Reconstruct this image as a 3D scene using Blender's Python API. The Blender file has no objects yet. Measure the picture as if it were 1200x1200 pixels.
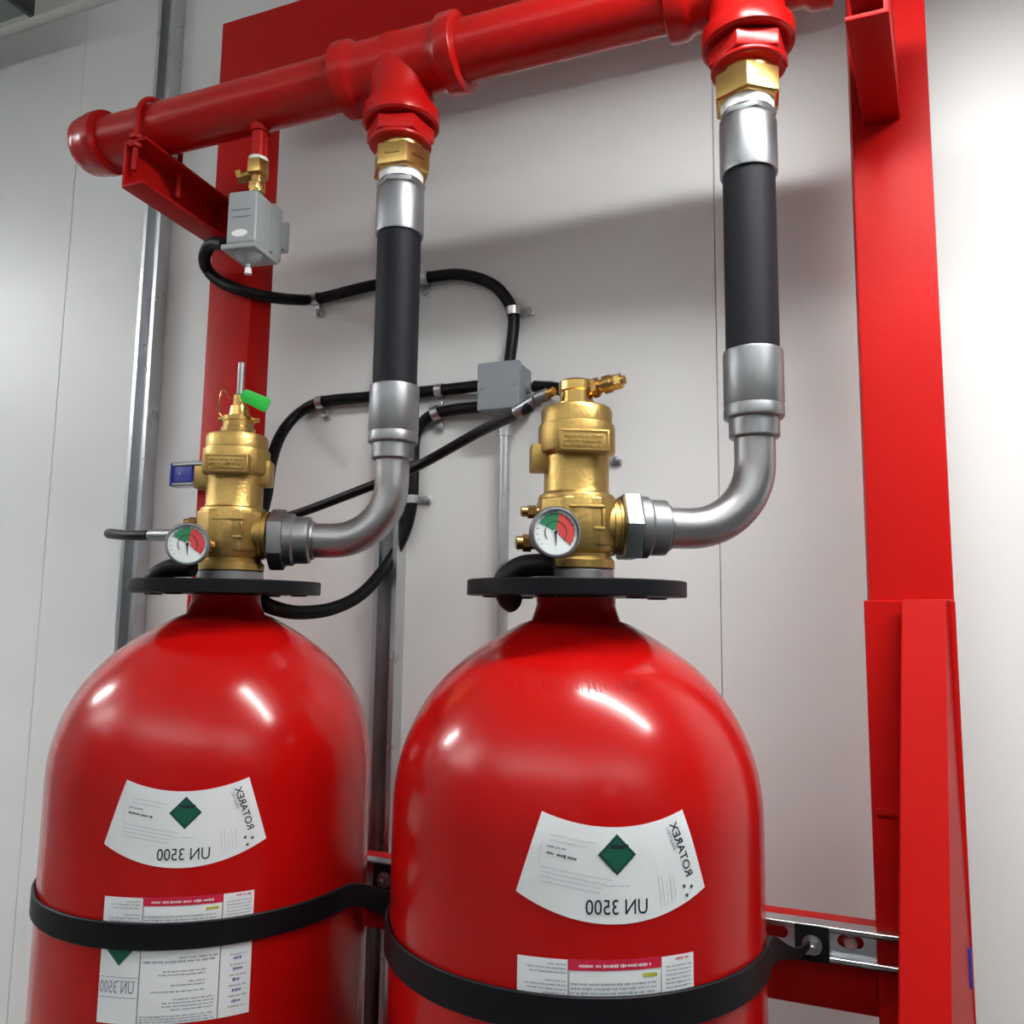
import bpy, bmesh, math, random
from mathutils import Vector, Matrix
random.seed(7)
V = Vector
PI = math.pi
scene = bpy.context.scene
COL = scene.collection

# ---------------------------------------------------------------- camera
cam_d = bpy.data.cameras.new('camera')
cam = bpy.data.objects.new('camera', cam_d); COL.objects.link(cam)
cam_d.sensor_width = 36; cam_d.lens = 958 / 1200 * 36; cam_d.clip_start = .02
rt = V((0.93140588, 0.36373238, 0.01348502))
dn = V((-0.03025111, 0.11427778, -0.99298815))
fw = V((-0.36272298, 0.92446706, 0.1174423))
M = Matrix((rt, -dn, -fw)).transposed().to_4x4()
M.translation = V((0, 0, 1.5))
cam.matrix_world = M
scene.camera = cam

# ---------------------------------------------------------------- view, world
vs = scene.view_settings
vs.view_transform = 'Standard'; vs.look = 'None'; vs.gamma = 1; vs.use_curve_mapping = False
vs.exposure = 0.70
w = bpy.data.worlds.new('world'); scene.world = w; w.use_nodes = True
w.node_tree.nodes['Background'].inputs[0].default_value = (.75, .82, .9, 1)
w.node_tree.nodes['Background'].inputs[1].default_value = 0.3
scene.cycles.max_bounces = 8

LAMP_E = 53.0        # strength of the suspended linear lamp near the rack
LAMP_FAR = 85.0     # strength of the other ceiling lamps of the room

# ---------------------------------------------------------------- materials
def mat(name, col, rough=.5, metal=0, noise=0, nscale=40, bump=0, bscale=60, coat=0, emit=0, rvar=0, spec=.5):
    m = bpy.data.materials.new(name); m.use_nodes = True
    nt = m.node_tree; b = nt.nodes['Principled BSDF']
    b.inputs['Base Color'].default_value = (*col, 1)
    b.inputs['Roughness'].default_value = rough
    b.inputs['Metallic'].default_value = metal
    b.inputs['Specular IOR Level'].default_value = spec
    if coat:
        b.inputs['Coat Weight'].default_value = coat; b.inputs['Coat Roughness'].default_value = .08
    if emit:
        b.inputs['Emission Color'].default_value = (*col, 1); b.inputs['Emission Strength'].default_value = emit
    if noise or bump or rvar:
        tc = nt.nodes.new('ShaderNodeTexCoord')
        if noise or rvar:
            n = nt.nodes.new('ShaderNodeTexNoise'); n.inputs['Scale'].default_value = nscale
            n.inputs['Detail'].default_value = 5
            nt.links.new(tc.outputs['Object'], n.inputs['Vector'])
        if noise:
            mx = nt.nodes.new('ShaderNodeMix'); mx.data_type = 'RGBA'
            mx.inputs['A'].default_value = (*[max(0, c * (1 - noise)) for c in col], 1)
            mx.inputs['B'].default_value = (*[min(1, c * (1 + noise)) for c in col], 1)
            nt.links.new(n.outputs['Fac'], mx.inputs['Factor'])
            nt.links.new(mx.outputs['Result'], b.inputs['Base Color'])
        if rvar:
            mr = nt.nodes.new('ShaderNodeMapRange')
            mr.inputs['From Min'].default_value = .3; mr.inputs['From Max'].default_value = .7
            mr.inputs['To Min'].default_value = rough - rvar; mr.inputs['To Max'].default_value = rough + rvar
            nt.links.new(n.outputs['Fac'], mr.inputs['Value'])
            nt.links.new(mr.outputs['Result'], b.inputs['Roughness'])
        if bump:
            n2 = nt.nodes.new('ShaderNodeTexNoise'); n2.inputs['Scale'].default_value = bscale
            n2.inputs['Detail'].default_value = 3
            nt.links.new(tc.outputs['Object'], n2.inputs['Vector'])
            bp = nt.nodes.new('ShaderNodeBump'); bp.inputs['Strength'].default_value = bump
            bp.inputs['Distance'].default_value = .002
            nt.links.new(n2.outputs['Fac'], bp.inputs['Height'])
            nt.links.new(bp.outputs['Normal'], b.inputs['Normal'])
    return m

RED = mat('red_cylinder_enamel', (.42, .003, .0025), .20, bump=.04, bscale=120, coat=.10, noise=.06, nscale=6, spec=.34)
FRED = mat('red_frame_paint', (.47, .005, .004), .42, bump=.10, bscale=160, noise=.05, nscale=12, spec=.12)
PRED = mat('red_pipe_paint', (.46, .006, .005), .24, bump=.14, bscale=90, noise=.08, nscale=14, spec=.3)
BRASS = mat('cast_brass', (.48, .32, .105), .41, 1, noise=.18, nscale=30, bump=.25, bscale=240, rvar=.07)
BRASSP = mat('turned_brass', (.64, .42, .14), .24, 1, noise=.08, nscale=40)
BRASSC = mat('copper_toned_brass', (.48, .28, .09), .25, 1, noise=.15, nscale=60)
ZINC = mat('zinc_plated_steel', (.30, .315, .33), .42, 1, noise=.12, nscale=25, rvar=.05)
ZINCD = mat('dull_zinc_steel', (.30, .31, .32), .42, 1, noise=.12, nscale=30, rvar=.06)
SSTL = mat('brushed_steel_elbow', (.36, .36, .37), .38, 1, noise=.08, nscale=50, rvar=.05)
GALV = mat('galvanised_steel', (.62, .64, .66), .30, 1, noise=.06, nscale=30, rvar=.03)
CONDM = mat('galvanised_conduit_tube', (.50, .52, .54), .38, .9, noise=.15, nscale=90)
RUB = mat('black_rubber_hose', (.006, .007, .011), .6, bump=.15, bscale=300, noise=.2, spec=.25)
BLKP = mat('black_pvc', (.005, .005, .006), .45, spec=.25)
BLKD = mat('black_painted_steel', (.005, .006, .008), .45, spec=.2, bump=.05, noise=.2, nscale=20)
STRAPM = mat('black_strap_coating', (.003, .003, .005), .5, spec=.25)
GREY = mat('light_grey_plastic', (.34, .37, .38), .45, noise=.04)
GREYB = mat('grey_box_plastic', (.24, .27, .295), .45, noise=.03)
WHT = mat('white_tape', (.85, .85, .84), .6, bump=.2, bscale=200)
PAPER = mat('white_label_paper', (.72, .75, .76), .45, spec=.3)
INK = mat('black_ink', (.012, .02, .03), .5)
INKG = mat('grey_ink', (.22, .26, .30), .5)
INKL = mat('pale_grey_ink', (.48, .52, .55), .5)
GRN = mat('dark_green_ink', (.004, .10, .06), .45)
CRIM = mat('crimson_ink', (.55, .010, .045), .4)
YEL = mat('yellow_ink', (.42, .42, .04), .5)
TAG = mat('green_plastic_tag', (.03, .50, .06), .35)
BLUE = mat('blue_plastic_cap', (.02, .035, .30), .4)
GGRN = mat('gauge_green', (.03, .22, .10), .4)
GRED = mat('gauge_red', (.62, .06, .06), .4)
GWHT = mat('gauge_white', (.75, .80, .80), .4)
WALL = mat('wall_panel_white', (.745, .765, .755), .42, bump=.03, bscale=25, noise=.015, nscale=3)
WALLD = mat('joint_dark', (.55, .55, .55), .8)
CEIL = mat('ceiling_white', (.78, .78, .76), .6)
FLOOR = mat('grey_floor', (.22, .22, .21), .45, noise=.1, nscale=8)
OTHERW = mat('room_wall_paint', (.30, .31, .32), .6, noise=.02, nscale=2)
TRIMM = mat('pale_trim', (.66, .67, .64), .5)
FITM = mat('green_grey_fitting', (.20, .25, .23), .5)
FITD = mat('dark_fitting_end', (.03, .035, .035), .5)
FILLV = mat('fill_uplight_strong', (.97, .98, 1), .5, emit=25)  # glow of the stronger fill uplight added at the left rear
FILLU = mat('fill_uplight', (.97, .98, 1), .5, emit=16)  # glow of the other added fill uplights
LAMP = mat('lamp_diffuser', (1, .99, .97), .5, emit=LAMP_E)
LAMPF = mat('lamp_diffuser_far', (.97, .98, 1), .5, emit=LAMP_FAR)
HOUS = mat('lamp_housing', (.6, .6, .6), .5)

# ---------------------------------------------------------------- geometry helpers
class MB:
    def __init__(s): s.v = []; s.f = []
    def add(s, vs_, fs, m=None):
        o = len(s.v)
        s.v += [(m @ V(p) if m else V(p)) for p in vs_]
        s.f += [tuple(i + o for i in q) for q in fs]
        return s
    def box(s, a, b, m=None):
        (x0, y0, z0), (x1, y1, z1) = a, b
        vs_ = [(x0,y0,z0),(x1,y0,z0),(x1,y1,z0),(x0,y1,z0),(x0,y0,z1),(x1,y0,z1),(x1,y1,z1),(x0,y1,z1)]
        return s.add(vs_, [(0,3,2,1),(4,5,6,7),(0,1,5,4),(1,2,6,5),(2,3,7,6),(3,0,4,7)], m)
    def lathe(s, prof, n=48, m=None, cap=True, closed=False):
        vs_ = []; fs = []
        for r, z in prof:
            for k in range(n):
                a = 2 * PI * k / n; vs_.append((r * math.cos(a), r * math.sin(a), z))
        L = len(prof)
        for i in range(L - 1 if not closed else L):
            j = (i + 1) % L
            for k in range(n):
                k2 = (k + 1) % n
                fs.append((i*n+k, i*n+k2, j*n+k2, j*n+k))
        if cap and not closed:
            fs.append(tuple(range(n))[::-1]); fs.append(tuple((L-1)*n + k for k in range(n)))
        return s.add(vs_, fs, m)
    def hexa(s, r, z0, z1, m=None, ch=.12, n=6, rot=0):
        c = r * ch * .6
        # hex prism with chamfered ends
        vs_ = []; rings = [(r - c, z0), (r, z0 + c * .6), (r, z1 - c * .6), (r - c, z1)]
        for rr, z in rings:
            for k in range(n):
                a = 2 * PI * k / n + rot; vs_.append((rr * math.cos(a), rr * math.sin(a), z))
        fs = [(i*n+k, i*n+(k+1) % n, (i+1)*n+(k+1) % n, (i+1)*n+k) for i in range(3) for k in range(n)]
        fs += [tuple(range(n))[::-1], tuple(3*n + k for k in range(n))]
        return s.add(vs_, fs, m)
    def prism(s, poly, h0, h1, m=None):
        n = len(poly)
        vs_ = [(x, y, h0) for x, y in poly] + [(x, y, h1) for x, y in poly]
        fs = [tuple(range(n))[::-1], tuple(range(n, 2*n))] + [(k, (k+1) % n, n+(k+1) % n, n+k) for k in range(n)]
        return s.add(vs_, fs, m)
    def tube(s, pts, rad, n=20, cap=True):
        pts = [V(p) for p in pts]; N = len(pts)
        if not isinstance(rad, (list, tuple)): rad = [rad] * N
        T = []
        for i in range(N):
            T.append((pts[min(i+1, N-1)] - pts[max(i-1, 0)]).normalized())
        up = V((0, 0, 1)) if abs(T[0].z) < .9 else V((1, 0, 0))
        a = T[0].cross(up).normalized(); vs_ = []
        for i in range(N):
            a = (a - T[i] * a.dot(T[i])).normalized(); b = T[i].cross(a)
            for k in range(n):
                q = 2 * PI * k / n
                vs_.append(pts[i] + (a * math.cos(q) + b * math.sin(q)) * rad[i])
        fs = [(i*n+k, i*n+(k+1) % n, (i+1)*n+(k+1) % n, (i+1)*n+k) for i in range(N-1) for k in range(n)]
        if cap: fs += [tuple(range(n))[::-1], tuple((N-1)*n + k for k in range(n))]
        return s.add(vs_, fs)
    def ribbon(s, pts, z0, z1, t):
        """band following a plan polyline, height z0..z1 (may be per-point), thickness t"""
        N = len(pts); P = [V((p[0], p[1], 0)) for p in pts]; vs_ = []
        for i in range(N):
            d = (P[min(i+1, N-1)] - P[max(i-1, 0)]).normalized(); nrm = V((d.y, -d.x, 0))
            a0 = z0[i] if isinstance(z0, list) else z0; a1 = z1[i] if isinstance(z1, list) else z1
            for off, z in ((0, a0), (t, a0), (t, a1), (0, a1)):
                q = P[i] + nrm * off; vs_.append((q.x, q.y, z))
        fs = [(i*4+k, i*4+(k+1) % 4, (i+1)*4+(k+1) % 4, (i+1)*4+k) for i in range(N-1) for k in range(4)]
        fs += [(3, 2, 1, 0), tuple((N-1)*4+k for k in range(4))]
        return s.add(vs_, fs)
    def build(s, name, m, parent=None, bevel=0, seg=2, smooth=35, origin=None):
        me = bpy.data.meshes.new(name)
        o = V(origin) if origin is not None else V((0, 0, 0))
        me.from_pydata([tuple(p - o) for p in s.v], [], s.f)
        bm = bmesh.new(); bm.from_mesh(me)
        bmesh.ops.recalc_face_normals(bm, faces=bm.faces)
        if bevel:
            es = [e for e in bm.edges if len(e.link_faces) == 2 and e.calc_face_angle(0) > .5]
            bmesh.ops.bevel(bm, geom=es, offset=bevel, segments=seg, profile=.6, affect='EDGES', clamp_overlap=True)
        bm.to_mesh(me); bm.free()
        me.polygons.foreach_set('use_smooth', [True] * len(me.polygons))
        me.set_sharp_from_angle(angle=math.radians(smooth))
        me.materials.append(m)
        ob = bpy.data.objects.new(name, me); COL.objects.link(ob)
        if parent is not None:
            ob.parent = parent
            ob.location = o
            ob.matrix_parent_inverse = world_inv(parent)
        else: ob.location = o
        return ob

def world_inv(p):
    m = Matrix.LocRotScale(p.location, p.rotation_euler, p.scale)
    if p.parent: m = p.parent_m @ m if False else m
    return m.inverted() if not p.parent else (Matrix.LocRotScale(p.parent.location, p.parent.rotation_euler, p.parent.scale) @ p.matrix_parent_inverse @ m).inverted()

def tag(o, label, cat, group=None, kind=None):
    if label: o['label'] = label
    if cat: o['category'] = cat
    if group: o['group'] = group
    if kind: o['kind'] = kind
    return o
def thing(name, loc, label, cat, group=None):
    o = bpy.data.objects.new(name, None); COL.objects.link(o); o.location = loc
    o.empty_display_size = .05
    return tag(o, label, cat, group)
def struct(o): o['kind'] = 'structure'; return o

def frame(origin, zdir, xdir=(0, 0, 1)):
    z = V(zdir).normalized(); x = V(xdir)
    x = (x - z * x.dot(z))
    x = x.normalized() if x.length > 1e-5 else z.orthogonal().normalized()
    y = z.cross(x)
    m = Matrix((x, y, z)).transposed().to_4x4(); m.translation = V(origin)
    return m
def catmull(P, step=.003):
    P = [V(p) for p in P]; Q = [P[0]*2 - P[1]] + P + [P[-1]*2 - P[-2]]; out = []
    for i in range(1, len(Q) - 2):
        p0, p1, p2, p3 = Q[i-1], Q[i], Q[i+1], Q[i+2]
        n = max(2, int((p2 - p1).length / step))
        for k in range(n):
            t = k / n
            out.append(.5 * ((2*p1) + (p2-p0)*t + (2*p0-5*p1+4*p2-p3)*t*t + (3*p1-p0-3*p2+p3)*t**3))
    out.append(P[-1]); return out
def resample(P, step):
    out = [P[0]]; acc = 0
    for a, b in zip(P, P[1:]):
        L = (b - a).length
        while acc + L >= step and L > 1e-9:
            t = (step - acc) / L; a = a.lerp(b, t); out.append(a); L = (b - a).length; acc = 0
        acc += L
    out.append(P[-1]); return out

_tc = {}
def text_mesh(body):
    bold = .012 if body == 'ROTAREX' else .004
    if body in _tc: return _tc[body]
    c = bpy.data.curves.new('t', 'FONT'); c.body = body; c.size = 1; c.resolution_u = 3; c.offset = bold
    o = bpy.data.objects.new('t', c); COL.objects.link(o)
    dg = bpy.context.evaluated_depsgraph_get(); dg.update()
    me = bpy.data.meshes.new_from_object(o.evaluated_get(dg))
    vs_ = [(v.co.x, v.co.y) for v in me.vertices]; fs = [tuple(p.vertices) for p in me.polygons]
    bpy.data.objects.remove(o); bpy.data.meshes.remove(me)
    x0 = min(p[0] for p in vs_); x1 = max(p[0] for p in vs_); y0 = min(p[1] for p in vs_); y1 = max(p[1] for p in vs_)
    vs_ = [((x - x0) / (x1 - x0), (y - y0) / (y1 - y0)) for x, y in vs_]
    _tc[body] = (vs_, fs); return _tc[body]

# ================================================================= SETTING
WY = 1.2
wall = struct(MB().box((-5.2, WY + .012, -.02), (3.2, WY + .1, 2.9)).build('wall_back', WALLD))
for x0, x1 in ((-5.2, -4.75), (-4.75, -3.6), (-3.6, -2.45), (-2.45, -1.49), (-1.49, -.1495), (-.1495, 1.19), (1.19, 2.25), (2.25, 3.2)):
    MB().box((x0 + .0005, WY, -.0), (x1 - .0005, WY + .012, 2.828)).build('wall_panel', WALL, wall, bevel=.0008, seg=1)
struct(MB().box((-5.2, -3.3, -.05), (3.2, WY + .1, 0)).build('floor', FLOOR))
struct(MB().box((-5.2, -3.3, 2.828), (3.2, WY + .1, 2.92)).build('ceiling', CEIL))
struct(MB().box((-5.3, -3.3, 0), (-5.2, WY, 2.828)).build('wall_left', OTHERW))
struct(MB().box((3.2, -3.3, 0), (3.3, WY, 2.828)).build('wall_right', OTHERW))
struct(MB().box((-5.2, -3.4, 0), (3.2, -3.3, 2.828)).build('wall_front', OTHERW))
# angle trim between wall and ceiling
struct(MB().prism([(0, 0), (-.045, 0), (-.045, -.004), (-.004, -.004), (-.004, -.03), (0, -.03)], -5.2, 3.2,
    Matrix(((0, 0, 1, 0), (1, 0, 0, WY), (0, 1, 0, 2.828), (0, 0, 0, 1)))).build('trim_1', TRIMM))
# grey-green fitting under the ceiling in the top-left corner
ft = thing('ceiling_fitting', (-1.95, 1.0, 2.828), 'dark grey-green boxed fitting under the ceiling in the top left corner', 'fitting')
MB().box((-2.9, .96, 2.695), (-1.50, 1.07, 2.755)).build('housing', FITM, ft, bevel=.004)
MB().box((-1.50, .955, 2.690), (-1.486, 1.075, 2.760)).build('end_cap', FITD, ft, bevel=.003)
for x in (-1.62, -2.2, -2.8): MB().box((x - .01, 1.0, 2.755), (x + .01, 1.02, 2.828)).build('hanger', FITD, ft)

# ---------------------------------------------------------------- lamps and added fill uplights
def lamp(x0, x1, y, z, m, label, group=None, up=False):
    t = thing('linear_lamp_or_fill', ((x0+x1)/2, y, z), label, 'lamp', group)
    if up:      # unseen fill uplight added for soft ambient light: closed underneath, lights the ceiling
        MB().prism([(-.12, .05), (-.13, 0), (.13, 0), (.12, .05), (.11, .05), (.11, .012), (-.11, .012), (-.11, .05)], x0, x1,
            Matrix(((0, 0, 1, 0), (1, 0, 0, y), (0, 1, 0, z), (0, 0, 0, 1)))).build('housing', HOUS, t)
        MB().box((x0, y - .109, z + .013), (x1, y + .109, z + .03)).build('diffuser', m, t)
        for x in (x0 + .1, x1 - .1): MB().tube([(x, y, z + .048), (x, y, 2.828)], .002, 8).build('hanger', ZINCD, t)
        return
    MB().prism([(-.05, .05), (-.055, 0), (-.0425, 0), (-.0425, .012), (.0425, .012), (.0425, 0), (.055, 0), (.05, .05)], x0, x1,
        Matrix(((0, 0, 1, 0), (1, 0, 0, y), (0, 1, 0, z), (0, 0, 0, 1)))).build('housing', HOUS, t)
    MB().box((x0, y - .042, z + .002), (x1, y + .042, z + .0115)).build('diffuser', m, t)
    for x in (x0 + .1, x1 - .1):
        MB().tube([(x, y, z + .048), (x, y, 2.828)], .002, 8).build('hanger', ZINCD, t)
lamp(-.12, .85, .54, 2.40, LAMP, 'suspended linear lamp above the cylinders, out of view')
lamp(-3.9, -2.7, .20, 2.66, LAMPF, 'suspended linear lamp far to the left, out of view')
lamp(-2.0, 1.0, -1.9, 2.10, FILLU, 'added fill uplight behind the camera position, out of view', up=True)  # added behind the view to raise the ambient light
lamp(-4.6, -2.6, -1.0, 2.25, FILLV, 'added fill uplight at the left rear of the room, out of view', up=True)  # extra uplight added to brighten the left wall and ceiling
lamp(1.3, 2.9, -1.2, 2.10, FILLU, 'added fill uplight at the right rear of the room, out of view', up=True)  # added for soft fill from the right rear

# ================================================================= RED RACK FRAME
FY = 1.04
rack = thing('rack_frame', (-.42, FY, 0), 'red painted welded steel rack with two posts, beams, brackets and leaning legs', 'rack')
def post(x0, x1):
    MB().box((x0, FY, 0), (x1, FY + .054, 2.505)).build('post', FRED, rack, bevel=.004, seg=2)
post(-.960, -.872); post(.0387, .127)
MB().box((-.960, FY - .004, 2.365), (.127, FY - .0001, 2.505)).build('top_beam', FRED, rack, bevel=.0015)
MB().box((-.872, FY + .002, 1.058), (.0387, FY + .05, 1.146)).build('lower_beam', FRED, rack, bevel=.003)
MB().box((-.872, FY + .002, .30), (.0387, FY + .05, .40)).build('bottom_beam', FRED, rack, bevel=.003)
def leg(sgn, xa, xb, xa2, xb2, xc):
    """leaning leg: front plate narrowing up to the post, splayed side plate back to the post edge.
       xa,xb front edges at z=1.52 (y 1.0), xa2,xb2 at z 1.12"""
    top, bot = 1.517, .0
    def fx(z, a, a2): return a + (a2 - a) * (1.517 - z) / (1.517 - 1.124)
    def fy(z): return 1.018 - (1.517 - z) * (.118 / .393)
    zt = 1.517 if sgn > 0 else 1.40
    zs = [zt - zt * k / 4 for k in range(5)]
    t = .006
    for nm in ('front_plate', 'side_plate'):
        vs_ = []
        for z in zs:
            A = V((fx(z, xa, xa2), max(fy(z), .5), z)); B = V((fx(z, xb, xb2), max(fy(z), .5), z)); C_ = V((xc, FY - .001, z))
            if nm == 'front_plate': q = (A, B, B + V((0, t, 0)), A + V((0, t, 0)))
            else:
                q = (B + V((0, t, 0)), C_, C_ - V((sgn * t, 0, 0)), B + V((-sgn * t, t, 0)))
            vs_ += list(q)
        fs = [(i*4+k, i*4+(k+1) % 4, (i+1)*4+(k+1) % 4, (i+1)*4+k) for i in range(4) for k in range(4)]
        fs += [(0, 1, 2, 3), (16, 17, 18, 19)]
        MB().add(vs_, fs).build('leg_' + nm, FRED, rack, bevel=.0012, seg=1)
leg(1, .0715, .1155, .0455, .0905, .1265)
leg(-1, -.912, -.9585, -.950, -1.000, -.9600)
MB().box((.033, FY - .008, .2), (.1265, FY - .0005, 1.515)).build('mounting_plate', FRED, rack, bevel=.001, seg=1)
MB().box((-.9595, FY - .008, .2), (-.868, FY - .0005, 1.515)).build('mounting_plate', FRED, rack, bevel=.001, seg=1)
MB().box((.037, FY - .010, 1.2765), (.080, FY - .008, 1.284)).build('shadow_line', FRED, rack, bevel=.0008)  # raised strip standing in for a horizontal shadow line across the plate
# brackets that carry the manifold: C-channels, flanges top and bottom, open towards each other
def bracket(xw_f, xw_b, s):
    Yf, Yb = .838, FY - .0
    z0, z1, wd, t = 2.100, 2.172, .041, .005
    prof = [(0, z0), (wd, z0), (wd, z0 + t), (t, z0 + t), (t, z1 - t), (wd, z1 - t), (wd, z1), (0, z1)]
    vs_ = [(xw_f + s * a, Yf, z) for a, z in prof] + [(xw_b + s * a, Yb, z) for a, z in prof]
    n = 8
    fs = [tuple(range(n)), tuple(range(n, 2*n))] + [(k, (k+1) % n, n + (k+1) % n, n + k) for k in range(n)]
    MB().add(vs_, fs).build('bracket', FRED, rack, bevel=.0012)
bracket(-.946, -.9585, 1)
bracket(.070, .094, -1)

# ================================================================= MANIFOLD
MYc, MZ = .885, 2.213
man = thing('manifold_pipe', (-.5, MYc, MZ), 'thick red horizontal manifold pipe with two tees across the top of the rack', 'pipe')
X = Matrix(((0, 0, 1, 0), (1, 0, 0, MYc), (0, 1, 0, MZ), (0, 0, 0, 1)))   # local z -> world x
MB().lathe([(.0375, -1.045), (.0375, .128)], 64, X).build('pipe', PRED, man)
def endcap(x, s):
    pr = [(.0378, 0), (.047, .003), (.0475, .006), (.0475, .020), (.0455, .024), (.0450, .036), (.0425, .048), (.034, .058), (.018, .063), (.002, .064)]
    pr = [(r, x + s * z) for r, z in pr]
    MB().lathe(pr, 56, X).build('end_cap', PRED, man, smooth=50)
endcap(-1.022, -1); endcap(.105, 1)
def tee(x):
    t = MB()
    pr = [(.0378, -.092), (.0465, -.0905), (.0490, -.088), (.0490, -.068), (.0465, -.064), (.0430, -.060), (.0425, -.045), (.0425, .045), (.0430, .060), (.0465, .064), (.0490, .068), (.0490, .088), (.0465, .0905), (.0378, .092)]
    mx = X @ Matrix.Translation((0, 0, x))
    t.lathe(pr, 56, mx, cap=False)
    t.build('tee', PRED, man, smooth=40)
    b = MB(); m = Matrix.Translation((x, MYc, 0))
    b.lathe([(.030, 2.128), (.047, 2.1265), (.0505, 2.129), (.0510, 2.146), (.048, 2.150), (.044, 2.153), (.0425, 2.162), (.0425, 2.185), (.0415, 2.235)], 56, m, cap=False)
    # fillet collar where the branch meets the run
    b.build('tee_branch', PRED, man, smooth=40)
    h = MB().lathe([(.038, 2.098), (.041, 2.1), (.041, 2.104), (.034, 2.106), (.034, 2.135)], 40, m)
    h.hexa(.0445, 2.104, 2.126, m, rot=.35)
    h.build('hex_bushing', PRED, man, bevel=.0008)
TX = (-.512, -.0705)
for x in TX: tee(x)
MB().lathe([(.011, 2.128), (.011, 2.185)], 24, Matrix.Translation((-.741, MYc, 0))).lathe([(.014, 2.168), (.014, 2.182)], 24, Matrix.Translation((-.741, MYc, 0))).build('nipple', PRED, man)

# U-bolts
def ubolt(x, xs, label):
    t = thing('u_bolt', (x, MYc, 2.17), label, 'u-bolt', 'red U-bolts holding the manifold')
    R = .0425; pts = [(x, MYc - R, 2.125)] + [(x, MYc - R, 2.15)]
    for k in range(0, 19):
        a = PI - PI * k / 18; pts.append((x, MYc + R * math.cos(a), MZ + R * math.sin(a)))
    pts += [(x, MYc + R, 2.15), (x, MYc + R, 2.125)]
    MB().tube(resample([V(p) for p in pts], .008), .0042, 12).build('rod', PRED, t)
    for y in (MYc - R, MYc + R):
        if y < 1.0:
            MB().hexa(.0095, 2.1595, 2.1665, Matrix.Translation((x, y, 0))).build('nut', PRED, t)
            MB().hexa(.0095, 2.1725, 2.1795, Matrix.Translation((x, y, 0))).build('nut', PRED, t)
ubolt(-.928, 0, 'red U-bolt clamping the left end of the manifold to its bracket')
ubolt(.050, 0, 'red U-bolt at the right end of the manifold, at the top edge')

# ================================================================= GAS CYLINDERS
CR = .178; DZ = 1.31
CX = (-.683, -.243); CY = .80
def body_r(z):
    if z <= DZ: return CR
    h = (z - DZ) / .178
    return CR * math.sqrt(max(0, 1 - h ** 2.05))
def on_cyl(cx, s, z, off):
    """point on the cylinder skin: s = arc length from the frontmost line, z = height"""
    th = s / .1784; r = body_r(z) + off
    return V((cx + r * math.sin(th), CY - r * math.cos(th), z))

class Print:
    """flat print laid on a curved skin; each layer collects quads / glyphs"""
    def __init__(s, cx, ds, dz): s.cx, s.ds, s.dz = cx, ds, dz
    def P(s, a, z, off): return on_cyl(s.cx, a + s.ds, z + s.dz, off)
    def quadgrid(s, fn, na, nb, off, thick=.0002):
        mb = MB(); vs_ = []
        for j in range(nb + 1):
            for i in range(na + 1):
                a, z = fn(i / na, j / nb); vs_.append(s.P(a, z, off))
        fs = [(j*(na+1)+i, j*(na+1)+i+1, (j+1)*(na+1)+i+1, (j+1)*(na+1)+i) for j in range(nb) for i in range(na)]
        n = len(vs_)
        for j in range(nb + 1):
            for i in range(na + 1):
                a, z = fn(i / na, j / nb); vs_.append(s.P(a, z, off - thick))
        # rim only
        ring = [i for i in range(na + 1)] + [(j)*(na+1)+na for j in range(1, nb + 1)] + [nb*(na+1)+i for i in range(na - 1, -1, -1)] + [j*(na+1) for j in range(nb - 1, 0, -1)]
        L = len(ring)
        fs += [(ring[k], ring[(k+1) % L], n + ring[(k+1) % L], n + ring[k]) for k in range(L)]
        mb.add(vs_, fs); return mb
    def rect(s, mb, a0, z0, a1, z1, off, tilt=0):
        na = max(1, int(abs(a1 - a0) / .006))
        vs_ = []
        for j in (0, 1):
            for i in range(na + 1):
                a = a0 + (a1 - a0) * i / na; z = (z0, z1)[j] + tilt * (a - a0)
                vs_.append(s.P(a, z, off))
        mb.add(vs_, [(i, i+1, na+2+i, na+1+i) for i in range(na)])
    def line(s, mb, p, q, wdt, off):
        (a0, z0), (a1, z1) = p, q; d = V((a1-a0, z1-z0)); L = d.length; d /= L; nn = V((-d.y, d.x)) * wdt / 2
        n = max(1, int(L / .006)); vs_ = []
        for i in range(n + 1):
            c = V((a0, z0)) + d * L * i / n
            vs_ += [s.P(c.x - nn.x, c.y - nn.y, off), s.P(c.x + nn.x, c.y + nn.y, off)]
        mb.add(vs_, [(2*i, 2*i+2, 2*i+3, 2*i+1) for i in range(n)])
    def words(s, mb, p, d, length, h, off, jitter=.25):
        """a row of unreadable small print drawn as word-long dashes"""
        d = V(d).normalized(); t = 0
        while t < length:
            wl = min(length - t, random.uniform(1.2, 4.5) * h)
            if wl > h * .5 and h > .0013:      # letter-like strokes
                q = 0
                while q < wl - h * .3:
                    lw = h * random.uniform(.3, .5); k = random.choice((.45, .5, .5, .75))
                    s.line(mb, (p[0] + d.x*(t+q), p[1] + d.y*(t+q)), (p[0] + d.x*(t+q+lw), p[1] + d.y*(t+q+lw)), h * k * 1.3, off)
                    q += lw + h * .16
            elif wl > h * .5: s.line(mb, (p[0] + d.x*t, p[1] + d.y*t), (p[0] + d.x*(t+wl), p[1] + d.y*(t+wl)), h * .62, off)
            t += wl + h * .5
    def text(s, mb, body, origin, ex, ey, off):
        """glyphs: unit x axis -> ex, unit y axis -> ey (both in label plane)"""
        vs_, fs = text_mesh(body)
        mb.add([s.P(origin[0] + x*ex[0] + y*ey[0], origin[1] + x*ex[1] + y*ey[1], off) for x, y in vs_], fs)

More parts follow.
